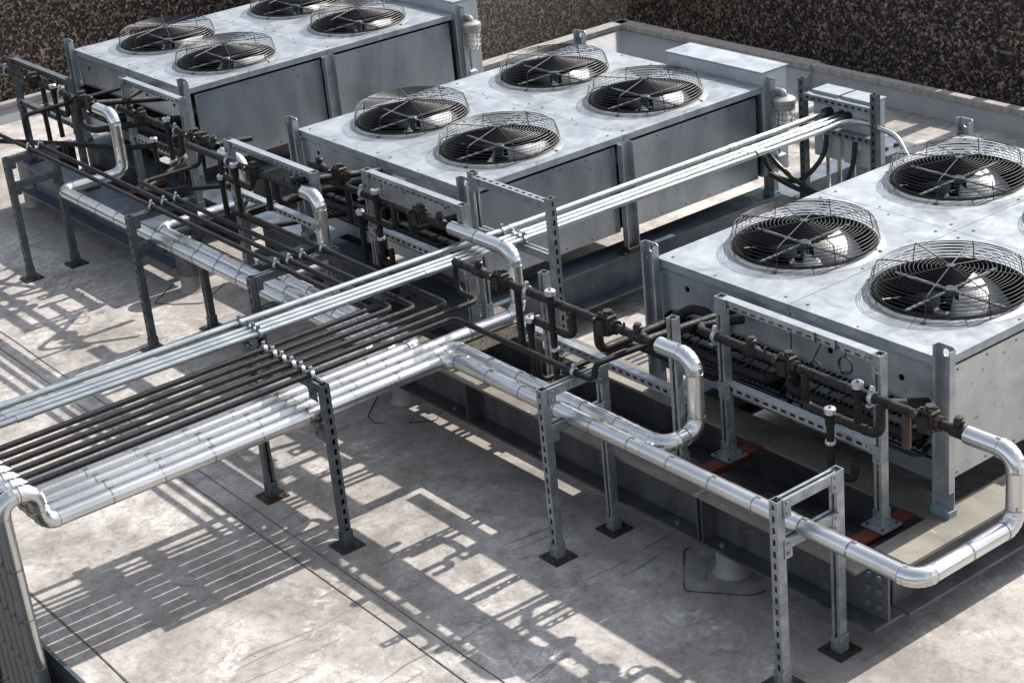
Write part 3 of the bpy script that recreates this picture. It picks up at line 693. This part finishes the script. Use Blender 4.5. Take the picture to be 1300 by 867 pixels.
# ------------------------------------------------------------------ long conduits
EX = [2.10, 2.195, 2.243, 2.30]
names = ('thickest light grey conduit, on the left and set apart from the other three', 'light grey conduit, left one of the close group of three', 'light grey conduit, middle one of the close group of three', 'light grey conduit nearest the viewer, bending over the back frame to the right unit')
for i in range(4):
    t = thing('conduit', names[i], 'conduit', (HX[i], 0, -.14), 'long conduits crossing the scene')
    r = .0175 if i == 0 else .0145; z = -.132
    k0 = (HX[i] - CX[i]) / 1.525
    p0 = V((CX[i] - k0 * 3.6, -5.17, z)); p1 = V((CX[i], -1.57, z)); p2 = V((HX[i], -.045, z))
    mid = V((CX[i] - k0 * .35, -1.92, z))
    if i < 3: pts = [p1, p2, V((EX[i], 2.305, z + .02))]; 
    else: pts = [p1, p2] + fillet([V((2.285, 2.05, z + .01)), V((2.30, 2.30, z + .028)), V((2.62, 2.30, z - .02)), V((2.80, 2.24, -.30))], .16, 8)
    pts = fillet([p0] + pts, .2, 3) if i < 3 else [p0] + pts
    # three long lengths joined by couplings
    MB().tube(pts, r, 12).build('tube', 'conduit', t)
    for y, L in (((-2.75, .07), (.02, .05), (1.55, .06)) if i != 3 else ((-2.72, .07), (-.62, .055), (1.58, .06))):
        x = CX[i] + (HX[i] - CX[i]) * (y + 1.57) / 1.525 if y < 0 else HX[i] + (EX[i] - HX[i]) * (y + .045) / 2.35
        zz = z + (.02 * max(0, y) / 2.35)
        dx = (HX[i] - CX[i]) / 1.525 * L / 2
        MB().tube([(x - dx, y - L / 2, zz), (x + dx, y + L / 2, zz)], r + .003, 12).build('coupling', 'conduit', t)
    if i < 3: MB().tube([(EX[i], 2.27, z + .02), (EX[i], 2.323, z + .02)], r + .011, 12).build('hub', 'black', t)

# ------------------------------------------------------------------ silver insulated pipes
SR = .036
def silver(pts, label, er=.068, wob=.0, step=.24, end_caps=(), loc=None):
    pts = [V(p) for p in pts]
    t = thing('silver_pipe', label, 'insulated pipe', loc or pts[1], 'silver jacketed pipes')
    # split into straights and elbows
    n = len(pts); cut0 = pts[0]
    for i in range(n - 1):
        a, b = pts[i], pts[i + 1]; d = (b - a).normalized(); L = (b - a).length
        k1 = er if i < n - 2 else 0; k0 = er if i > 0 else 0
        k0 = min(k0, L * .495); k1 = min(k1, L * .495)
        s0, s1 = a + d * k0, b - d * k1
        if (s1 - s0).length > .01:
            MB().tube([s0, s1], SR, 22).build('jacket', 'silver', t)
        LL = (s1 - s0).length; cnt = max(1, round(LL / step))
        for q in range(cnt + 1):
            if q == 0 and i == 0 or (q == cnt and i == n - 2): continue
            c = s0 + (s1 - s0) * (q / cnt)
            m = MB().tube([c - d * .0035, c + d * .0035], SR + .0014, 22)
            # small rivet on the lap
            up = V((0, 0, 1)) if abs(d.z) < .9 else V((.7, -.7, 0)); m.obox(c + d * .012 + up * (SR + .0015), (d, d.cross(up), up), (.010, .004, .002))
            m.build('joint_band', 'band', t)
        if LL > .15:    # lengthwise lap of the sheet
            up = V((0, 0, 1)) if abs(d.z) < .9 else V((1, 0, 0)); side = d.cross(up).normalized(); q_ = (up * .35 + side * .94).normalized()
            MB().obox((s0 + s1) / 2 + q_ * SR, (d, d.cross(q_), q_), (LL / 2 - .004, .0035, .0012)).build('lap_seam', 'silver', t, 0)
        if i < n - 2:
            c = pts[i + 2]; d2 = (c - b).normalized(); k2 = min(er, (c - b).length * .495); kk = min(k1, k2)
            m = MB()
            arc = fillet([b - d * (k1 + .0005), b, b + d2 * (k2 + .0005)], er, 6, .999)
            ap, ar = [], []
            for q in range(len(arc)):
                ap.append(arc[q]); ar.append(SR + .0030)
                if q < len(arc) - 1: ap.append((V(arc[q]) + V(arc[q + 1])) / 2); ar.append(SR + .0018)
            m.tube(ap, ar, 22)
            m.build('elbow', 'silver', t, 20)
    return t
ZS = -.38
# order across the trunk, viewer's side last
def drop(x, yk): # the trunk end: up-and-over S bend, then down past the roof edge
    return [(x, yk - .155, -7.5), (x, yk - .155, -.215), (x, yk, -.215), (x, yk, ZS)]
def trunk(x): return drop(x, -2.915)
silver(trunk(2.635) + [(2.635, -.838, ZS), (5.452, -.838, ZS), (5.452, -.30, ZS), (5.452, -.30, -.085), (5.23, -.30, -.085)], 'front silver pipe running past the nearest unit to the lower right corner')
silver(trunk(2.555) + [(2.555, -.757, ZS), (4.035, -.757, ZS), (4.035, -.57, ZS), (4.035, -.57, -.045), (3.83, -.57, -.045)], 'second silver pipe, rising at the left of the nearest unit')
silver(trunk(2.475) + [(2.475, -.30, ZS), (2.475, -.30, -.055), (1.97, -.30, -.055)], 'straight silver pipe rising between the middle and nearest units')
silver(trunk(2.395) + [(2.395, -.855, ZS), (1.14, -.855, ZS), (1.14, -.57, ZS), (1.14, -.57, .0), (1.00, -.57, .0)], 'silver pipe rising in front of the left half of the middle unit')
silver(trunk(2.315) + [(2.315, -.93, ZS), (-.12, -.93, ZS), (-.12, -.33, ZS), (-.12, -.33, -.13), (-.36, -.33, -.13)], 'silver pipe rising between the far and middle units')
silver(trunk(2.235) + [(2.235, -1.005, ZS), (-1.285, -1.005, ZS), (-1.285, -.57, ZS), (-1.285, -.57, .0), (-1.52, -.57, .0)], 'outermost silver pipe rising in front of the far unit')
o = MB().strut((2.48, -.80, -.447), (2.48, -.20, -.447), (0, 0, -1), .06, False).build('support_channel', 'rustchan', None, 0)
tag(o, 'rust-streaked cream channel under the straight silver pipe', 'channel')
for y in (-.22,):
    MB().box((2.45, -.24, -.68), (2.51, -.20, -.478)).build('leg', 'beam', o, 0)
o.children[0].location = (-o.location.x, -o.location.y, -o.location.z)
for v in o.children[0].data.vertices: v.co += o.location

# ------------------------------------------------------------------ dark pipes
DR = .0138
def dark(pts, label, r=DR, fr=.045, name='dark_pipe', group='dark insulated pipes', mat='rubber'):
    pts = [V(p) for p in pts]
    o = MB().tube(fillet(pts, fr, 6), r, 12).build(name, mat, None); tag(o, label, 'pipe', group)
    return o
ZD = -.201
far = -5.6
dark([(2.21, far, ZD), (2.21, -.985, ZD), (-6, -.985, ZD)], 'dark pipe, leftmost on the trunk rack, running on past the far left rack')
dark([(2.29, far, ZD), (2.29, -.905, ZD), (-1.93, -.905, ZD), (-1.93, -.905, -.04), (-1.88, -.50, -.02), (-1.88, -.10, -.02)], 'dark pipe, second on the trunk rack, turning up beside the far left rack')
dark([(2.37, far, ZD), (2.37, -.825, ZD), (-.48, -.825, ZD), (-.48, -.42, ZD), (-.48, -.42, -.12), (-.48, -.33, -.12)], 'dark pipe, third on the trunk rack, ending in front of the far unit')
dark([(2.455, far, ZD), (2.455, -.70, ZD), (.50, -.70, ZD), (.50, -.08, ZD)], 'dark pipe, fourth on the trunk rack, ending under the middle unit')
dark([(2.536, far, ZD), (2.536, -.575, ZD), (2.37, -.575, ZD), (2.37, -.575, -.05), (2.46, -.575, -.05)], 'dark pipe, fifth on the trunk rack, rising into the low header')
dark([(2.616, far, ZD), (2.616, -.78, ZD), (3.64, -.78, ZD), (3.64, -.78, -.12), (3.68, -.30, -.12), (3.68, -.04, -.12)], 'dark pipe nearest the viewer on the trunk rack, turning right through the centre rack')
# branches from the headers back into the units
def branch(pts, label, r=.02, mat='rubber', fr=.05): dark(pts, label, r, fr, 'branch_pipe', 'branch pipes into the units', mat)
branch([(3.43, -.575, -.05), (3.43, -.575, -.195), (3.43, -.16, -.195), (3.48, -.07, -.15), (3.57, -.05, -.15), (3.605, -.04, -.22), (3.61, .0, -.34)], 'black hooped branch from the low header, arching over beside the lone strut post', .022, 'rubber', .05)
branch([(3.0, -.60, -.33), (3.0, -.60, -.475), (3.0, -.05, -.475), (3.60, -.05, -.475), (3.62, .0, -.44)], 'thin dark pipe running low behind the white-capped valves', .014)
branch([(3.72, -.57, -.06), (3.72, -.03, -.10)], 'short dark branch beside the top of the tall silver riser', .017)
branch([(1.60, -.30, -.06), (1.60, -.30, -.15), (1.66, -.02, -.15)], 'dark branch under the right header of the middle unit', .02)
branch([(.70, -.57, .0), (.70, -.57, -.14), (.70, -.30, -.14), (.80, -.02, -.14)], 'dark branch from the left header of the middle unit, bending under its valve', .022)
branch([(.93, -.55, .04), (.93, -.03, -.05)], 'straight dark branch behind the left silver riser of the middle unit', .02)
branch([(.15, -.57, -.32), (.52, -.57, -.32), (.62, -.06, -.36)], 'dark pipe low under the bright slotted bar', .015)
branch([(-1.80, -.57, .0), (-1.80, -.57, -.17), (-1.62, -.57, -.17), (-1.50, -.30, -.17), (-1.45, -.02, -.2)], 'dark branch looping under the far left header', .022)
branch([(-1.56, -.55, .02), (-1.56, -.03, -.08)], 'straight dark branch behind the far silver riser', .02)
branch([(-2.6, -.95, -.33), (-2.0, -.60, -.33), (-1.6, -.40, -.33), (-1.2, -.02, -.33)], 'dark pipe crossing low behind the far left frame', .017)
branch([(-.95, -.32, -.30), (-.75, -.55, -.30), (-.60, -.80, -.30), (-.30, -.30, -.33)], 'dark pipe looping low in front of the far unit', .015)
branch([(-.55, -.30, -.13), (-.55, -.02, -.16)], 'short dark branch at the right end of the far header', .02)
branch([(4.80, -.30, -.10), (4.80, -.02, -.20)], 'short dark branch behind the right-hand valve of the nearest unit', .02)

# header pipes with valves
GH = 'valve headers along the unit fronts'
def header(x0, x1, y, z, label, feats, r=.0195, start=None):
    t = thing('valve_header', label, 'valve header', ((x0 + x1) / 2, y, z), GH)
    pts = ([V(p) for p in start] if start else []) + [V((x0, y, z)), V((x1, y, z))]
    m = MB().tube(fillet(pts, .05, 6), r, 14)
    x = x0 + .05
    while x < x1 - .05:      # tape wraps
        m.tube([(x, y, z), (x + .022, y, z)], r + .0018, 14); x += random.uniform(.055, .10)
    main = m.build('header_pipe', 'copper', t)
    for ft in feats:
        k, x = ft[0], ft[1]
        if k == 'clamp':
            m = MB().ring((x, y, z), r + .004, .005, 20, 6, 'x', 2.4); m.box((x - .010, y - .006, z + r + .002), (x + .010, y + .004, z + r + .03)); m.box((x - .010, y - .03, z - r - .012), (x + .010, y + .02, z - r - .004))
            m.bolt((x, y - .006, z + r + .02), '-y', .007, .009); m.build('pipe_clamp', 'cap', t)
        elif k == 'cap':     # tee with a black screw cap
            m = MB().tube([(x - .04, y, z), (x - .03, y, z), (x + .03, y, z), (x + .04, y, z)], [r, r + .008, r + .008, r], 14); m.tube([(x, y, z), (x, y, z + r + .018)], .017, 12)
            tee = m.build('tee', 'copper', t)
            MB().lathe([(.019, 0), (.022, .004), (.022, .016), (.017, .020), (.017, .028), (.001, .030)], (x, y, z + r + .014), 14, False).build('screw_cap', 'black', tee)
        elif k == 'stub':
            MB().tube([(x, y, z), (x, y, z + r + .02)], .006, 8).build('gauge_stub', 'black', t)
        elif k == 'rust':
            MB().tube([(x, y, z), (x, y, z - .16)], [.019, .019], 12).build('drip_leg', 'rustpipe', t)
        elif k == 'leg':
            MB().tube([(x, y, z), (x, y, z - ft[2])], .018, 12).build('drop_leg', 'rubber', t)
        elif k == 'valve':   # bulky expansion valve block
            s = ft[2] if len(ft) > 2 else 1
            m = MB().bevel_box((x - .032 * s, y - .032 * s, z - .036 * s), (x + .032 * s, y + .026 * s, z + .046 * s), .007)
            m.obox((x + .002, y - .036 * s, z - .004), ((1, 0, .15), (0, 1, 0), (-.15, 0, 1)), (.022 * s, .012 * s, .030 * s))
            m.tube([(x - .058 * s, y, z), (x - .032 * s, y, z)], .030 * s, 8); m.tube([(x + .032 * s, y, z), (x + .056 * s, y, z)], .030 * s, 8)
            for dx in (-.02, .02):
                for dy in (-.02, .014): m.bolt((x + dx * s, y + dy * s, z + .046 * s), 'z', .007 * s, .008)
            vb = m.build('valve_body', 'valve', t, 25)
            m = MB().tube([(x + .004, y, z + .046 * s), (x + .004, y, z + .062 * s)], .019 * s, 12); m.tube([(x - .03 * s, y - .032 * s, z + .02), (x - .03 * s, y - .055 * s, z + .03)], .013, 10)
            m.build('valve_bonnet', 'black', vb)
        elif k == 'loop':    # U loop hanging from the header with its left leg joined to a service valve
            xa, xb, dz = x, ft[2], ft[3]; yy = y - .015
            m = MB().tube(fillet([(xa, yy, z - dz + .0), (xb, yy, z - dz), (xb, yy, z)], .05, 6), .0195, 12)
            if len(ft) > 4: m.tube(fillet([(xa, yy, z), (xa, yy, z - dz), (xa + .1, yy, z - dz)], .03, 5), .0195, 12)
            xx = xa + .03
            while xx < xb - .06: m.tube([(xx, yy, z - dz), (xx + .02, yy, z - dz)], .0212, 12); xx += .07
            m.build('loop_pipe', 'copper', t)
        elif k == 'service':  # upright service valve with a bright round cap
            zt, zb_ = ft[2], ft[3]; yy = y - .03
            st = MB().tube([(x, yy, zb_), (x, yy, zt - .02)], .0165, 12); st.tube([(x, yy, zt - .07), (x, yy, zt - .03)], .021, 12)
            if len(ft) > 4: st.tube(fillet([(x, yy, zb_ + .0), (x, yy, zb_ - .04), (x + ft[4], yy + .01, zb_ - .04), (x + ft[4], yy + .01, zb_ + .05)], .04, 5), .0165, 12)
            s_ = st.build('service_valve', 'rubber', t)
            MB().lathe([(.019, -.024), (.023, -.020), (.023, -.010), (.0255, -.008), (.0255, .0), (.022, .004), (.001, .006)], (x, yy, zt), 20).build('bright_cap', 'cap', s_)
            MB().lathe([(.006, .0055), (.006, .0085), (.001, .009)], (x, yy, zt), 10).build('cap_screw', 'black', s_)
            if len(ft) > 5: MB().ring((x, yy, zb_ + .10), .019, .005, 16, 6, 'z', 2).build('pipe_clamp', 'cap', s_)
    return t
# nearest unit, right half
header(3.80, 5.20, -.30, -.085, 'long brown valve header across the right half of the nearest unit',
       [('clamp', 3.884), ('cap', 4.10), ('stub', 4.18), ('valve', 4.31), ('loop', 4.42, 4.82, .145, 1), ('service', 4.565, -.19, -.44, .12, 1), ('service', 4.715, -.025, -.20),
        ('clamp', 4.765), ('rust', 4.935), ('valve', 5.05, 1.05), ('cap', 5.19)], start=[(3.76, -.02, -.14), (3.72, -.24, -.10)])
# nearest unit, left half (low header in front of the lone posts)
header(2.37, 3.79, -.575, -.045, 'brown valve header between the straight silver riser and the nearest unit',
       [('cap', 2.57), ('valve', 2.745), ('clamp', 2.94), ('leg', 2.86, .28), ('loop', 2.96, 3.275, .125), ('service', 2.975, -.155, -.46, .16), ('service', 3.145, .025, -.36, .06, 1),
        ('valve', 3.50, 1.1), ('stub', 3.61), ('cap', 3.70)])
# middle unit
header(1.02, 1.90, -.30, -.055, 'brown valve header in front of the right half of the middle unit',
       [('clamp', 1.15), ('loop', 1.15, 1.47, .12), ('service', 1.15, -.145, -.42, .14), ('service', 1.33, .015, -.36, .07, 1), ('valve', 1.695, 1.05), ('cap', 1.87), ('leg', 1.60, .12), ('leg', 1.0, .2)], start=[(.60, -.30, -.055)])
header(.30, .97, -.57, .0, 'brown valve header in front of the left half of the middle unit',
       [('clamp', .18), ('loop', .12, .47, .10, 1), ('service', .12, -.09, -.33), ('valve', .48, 1.0), ('leg', .60, .2), ('stub', .80), ('cap', .90), ('service', .30, .02, -.3)], start=[(-.30, -.57, .0)])
header(.62, 1.0, -.29, .0, 'short brown header with a brass valve between the two halves of the middle unit', [('cap', .72), ('valve', .93, 1.05)])
# far unit
header(-1.80, -.40, -.33, -.10, 'brown valve header in front of the right half of the far unit',
       [('clamp', -1.72), ('cap', -1.55), ('valve', -1.40), ('service', -.98, -.02, -.40, .07, 1), ('clamp', -.93), ('loop', -1.25, -.85, .14), ('service', -1.22, -.20, -.45), ('valve', -.67, 1.05), ('valve', -.57, 1.0), ('cap', -.44)], start=[(-1.95, -.02, -.08)])
header(-2.85, -1.56, -.57, .01, 'dark valve header at the far left end of the row',
       [('clamp', -2.94), ('valve', -2.47, 1.1), ('leg', -2.35, .20), ('service', -2.10, .06, -.30), ('loop', -2.35, -1.95, .14), ('service', -2.33, -.12, -.42, .2), ('clamp', -2.05), ('valve', -1.73, 1.05), ('cap', -1.60)], start=[(-4.2, -.57, .01)])

# hanging wire loops on the nearest strut frame
for i, (x, zt, l) in enumerate(((4.394, -.105, 'left'), (4.556, -.035, 'right'))):
    pts = [V((x + .05 * (1 - i), -.279, .092)), V((x + .05 * (1 - i), -.279, .05)), V((x + .045 * (1 - i), -.225, .045)), V((x - .02 * (1 - i), -.222, zt + .03))]
    m = MB().tube(pts, .0032, 6)
    for k in range(3): m.ring((x + .003 * k, -.222 - .005 * k, zt), .033 + .002 * k, .0034, 28, 6, 'y')
    m.obox((x - .01, -.232, zt - .034), ((1, 0, 0), (0, 1, 0), (0, 0, 1)), (.006, .004, .008))
    tag(m.build('wire_loop', 'wire', None), l + ' coiled black wire hanging from the bright strut frame', 'wire', 'wire coils on the nearest strut frame')
# loose twigs and a wire ring on the roof
tag(MB().ring((-.80, -1.24, g + .004), .055, .0018, 30, 5).build('wire_hoop', 'coping', None), 'thin brown wire hoop lying on the roof near the left racks', 'wire')

m = MB(); rr = random.Random(3)
for k in range(80):
    x = rr.gauss(-1.35, .28); y = rr.gauss(-1.02, .10); a = rr.random() * 3.1; c, s_ = math.cos(a), math.sin(a)
    m.obox((x, y, g + .003), ((c, s_, 0), (-s_, c, 0), (0, 0, 1)), (rr.uniform(.0015, .0055), rr.uniform(.001, .003), .001))
o = m.build('roof_grit', 'bead', None, 0); tag(o, 'scatter of dark grit on the roof between the two far left rack legs', 'grit', None, 'stuff')
m = MB()
for k in range(16):
    x = 1.28 + rr.gauss(0, .10); y = -1.36 + rr.gauss(0, .035); a = rr.uniform(-.6, .6); L = rr.uniform(.02, .06)
    m.tube([(x, y, g + .006), (x + L * math.cos(a), y + L * math.sin(a), g + .010)], .004, 5)
o = m.build('twig_litter', 'bead', None, 0); tag(o, 'little heap of black twigs on the roof below the conduits', 'litter', None, 'stuff')

# ------------------------------------------------------------------ camera, light, world
RC = Matrix(((0.612063, 0.785216, -0.093887), (0.273769, -0.321772, -0.906374), (-0.741910, 0.529054, -0.411912)))
cam = bpy.data.cameras.new('camera'); co = bpy.data.objects.new('camera', cam); COL.objects.link(co)
right = RC[0]; up = -RC[1]; back = -RC[2]
mw = Matrix((right, up, back)).transposed().to_4x4(); mw.translation = V((9.06793, -5.06244, 3.14722 + ZG)); co.matrix_world = mw
cam.lens = 63.3479; cam.sensor_width = 36; cam.clip_end = 500; cam.clip_start = .05
S.camera = co

EL, AZ = R_(41.5), R_(0.3)      # sun stands behind the units, shining towards the viewer's side (-Y)
sd = bpy.data.lights.new('sun', 'SUN'); sd.energy = 3.7; sd.angle = R_(.53); sd.color = (1.0, .945, .88)
so = bpy.data.objects.new('sun', sd); COL.objects.link(so)
d = V((math.sin(AZ) * math.cos(EL), -math.cos(AZ) * math.cos(EL), -math.sin(EL)))
so.rotation_euler = d.to_track_quat('-Z', 'Y').to_euler(); so.location = (0, 12, 12)
w = bpy.data.worlds.new('World'); S.world = w; w.use_nodes = True; nt = w.node_tree
sky = nt.nodes.new('ShaderNodeTexSky'); sky.sky_type = 'NISHITA'; sky.sun_disc = False; sky.sun_elevation = EL
sky.sun_rotation = math.atan2(-d.x, -d.y); sky.air_density = 1.0; sky.dust_density = 2.0
hs = nt.nodes.new('ShaderNodeHueSaturation'); hs.inputs['Saturation'].default_value = .5   # thin white haze over the sky
nt.links.new(sky.outputs[0], hs.inputs['Color']); nt.links.new(hs.outputs[0], nt.nodes['Background'].inputs[0]); nt.nodes['Background'].inputs[1].default_value = .12
S.view_settings.view_transform = 'Standard'; S.view_settings.look = 'None'; S.view_settings.exposure = 1.12; S.view_settings.gamma = 1
S.cycles.max_bounces = 8; S.cycles.use_denoising = True
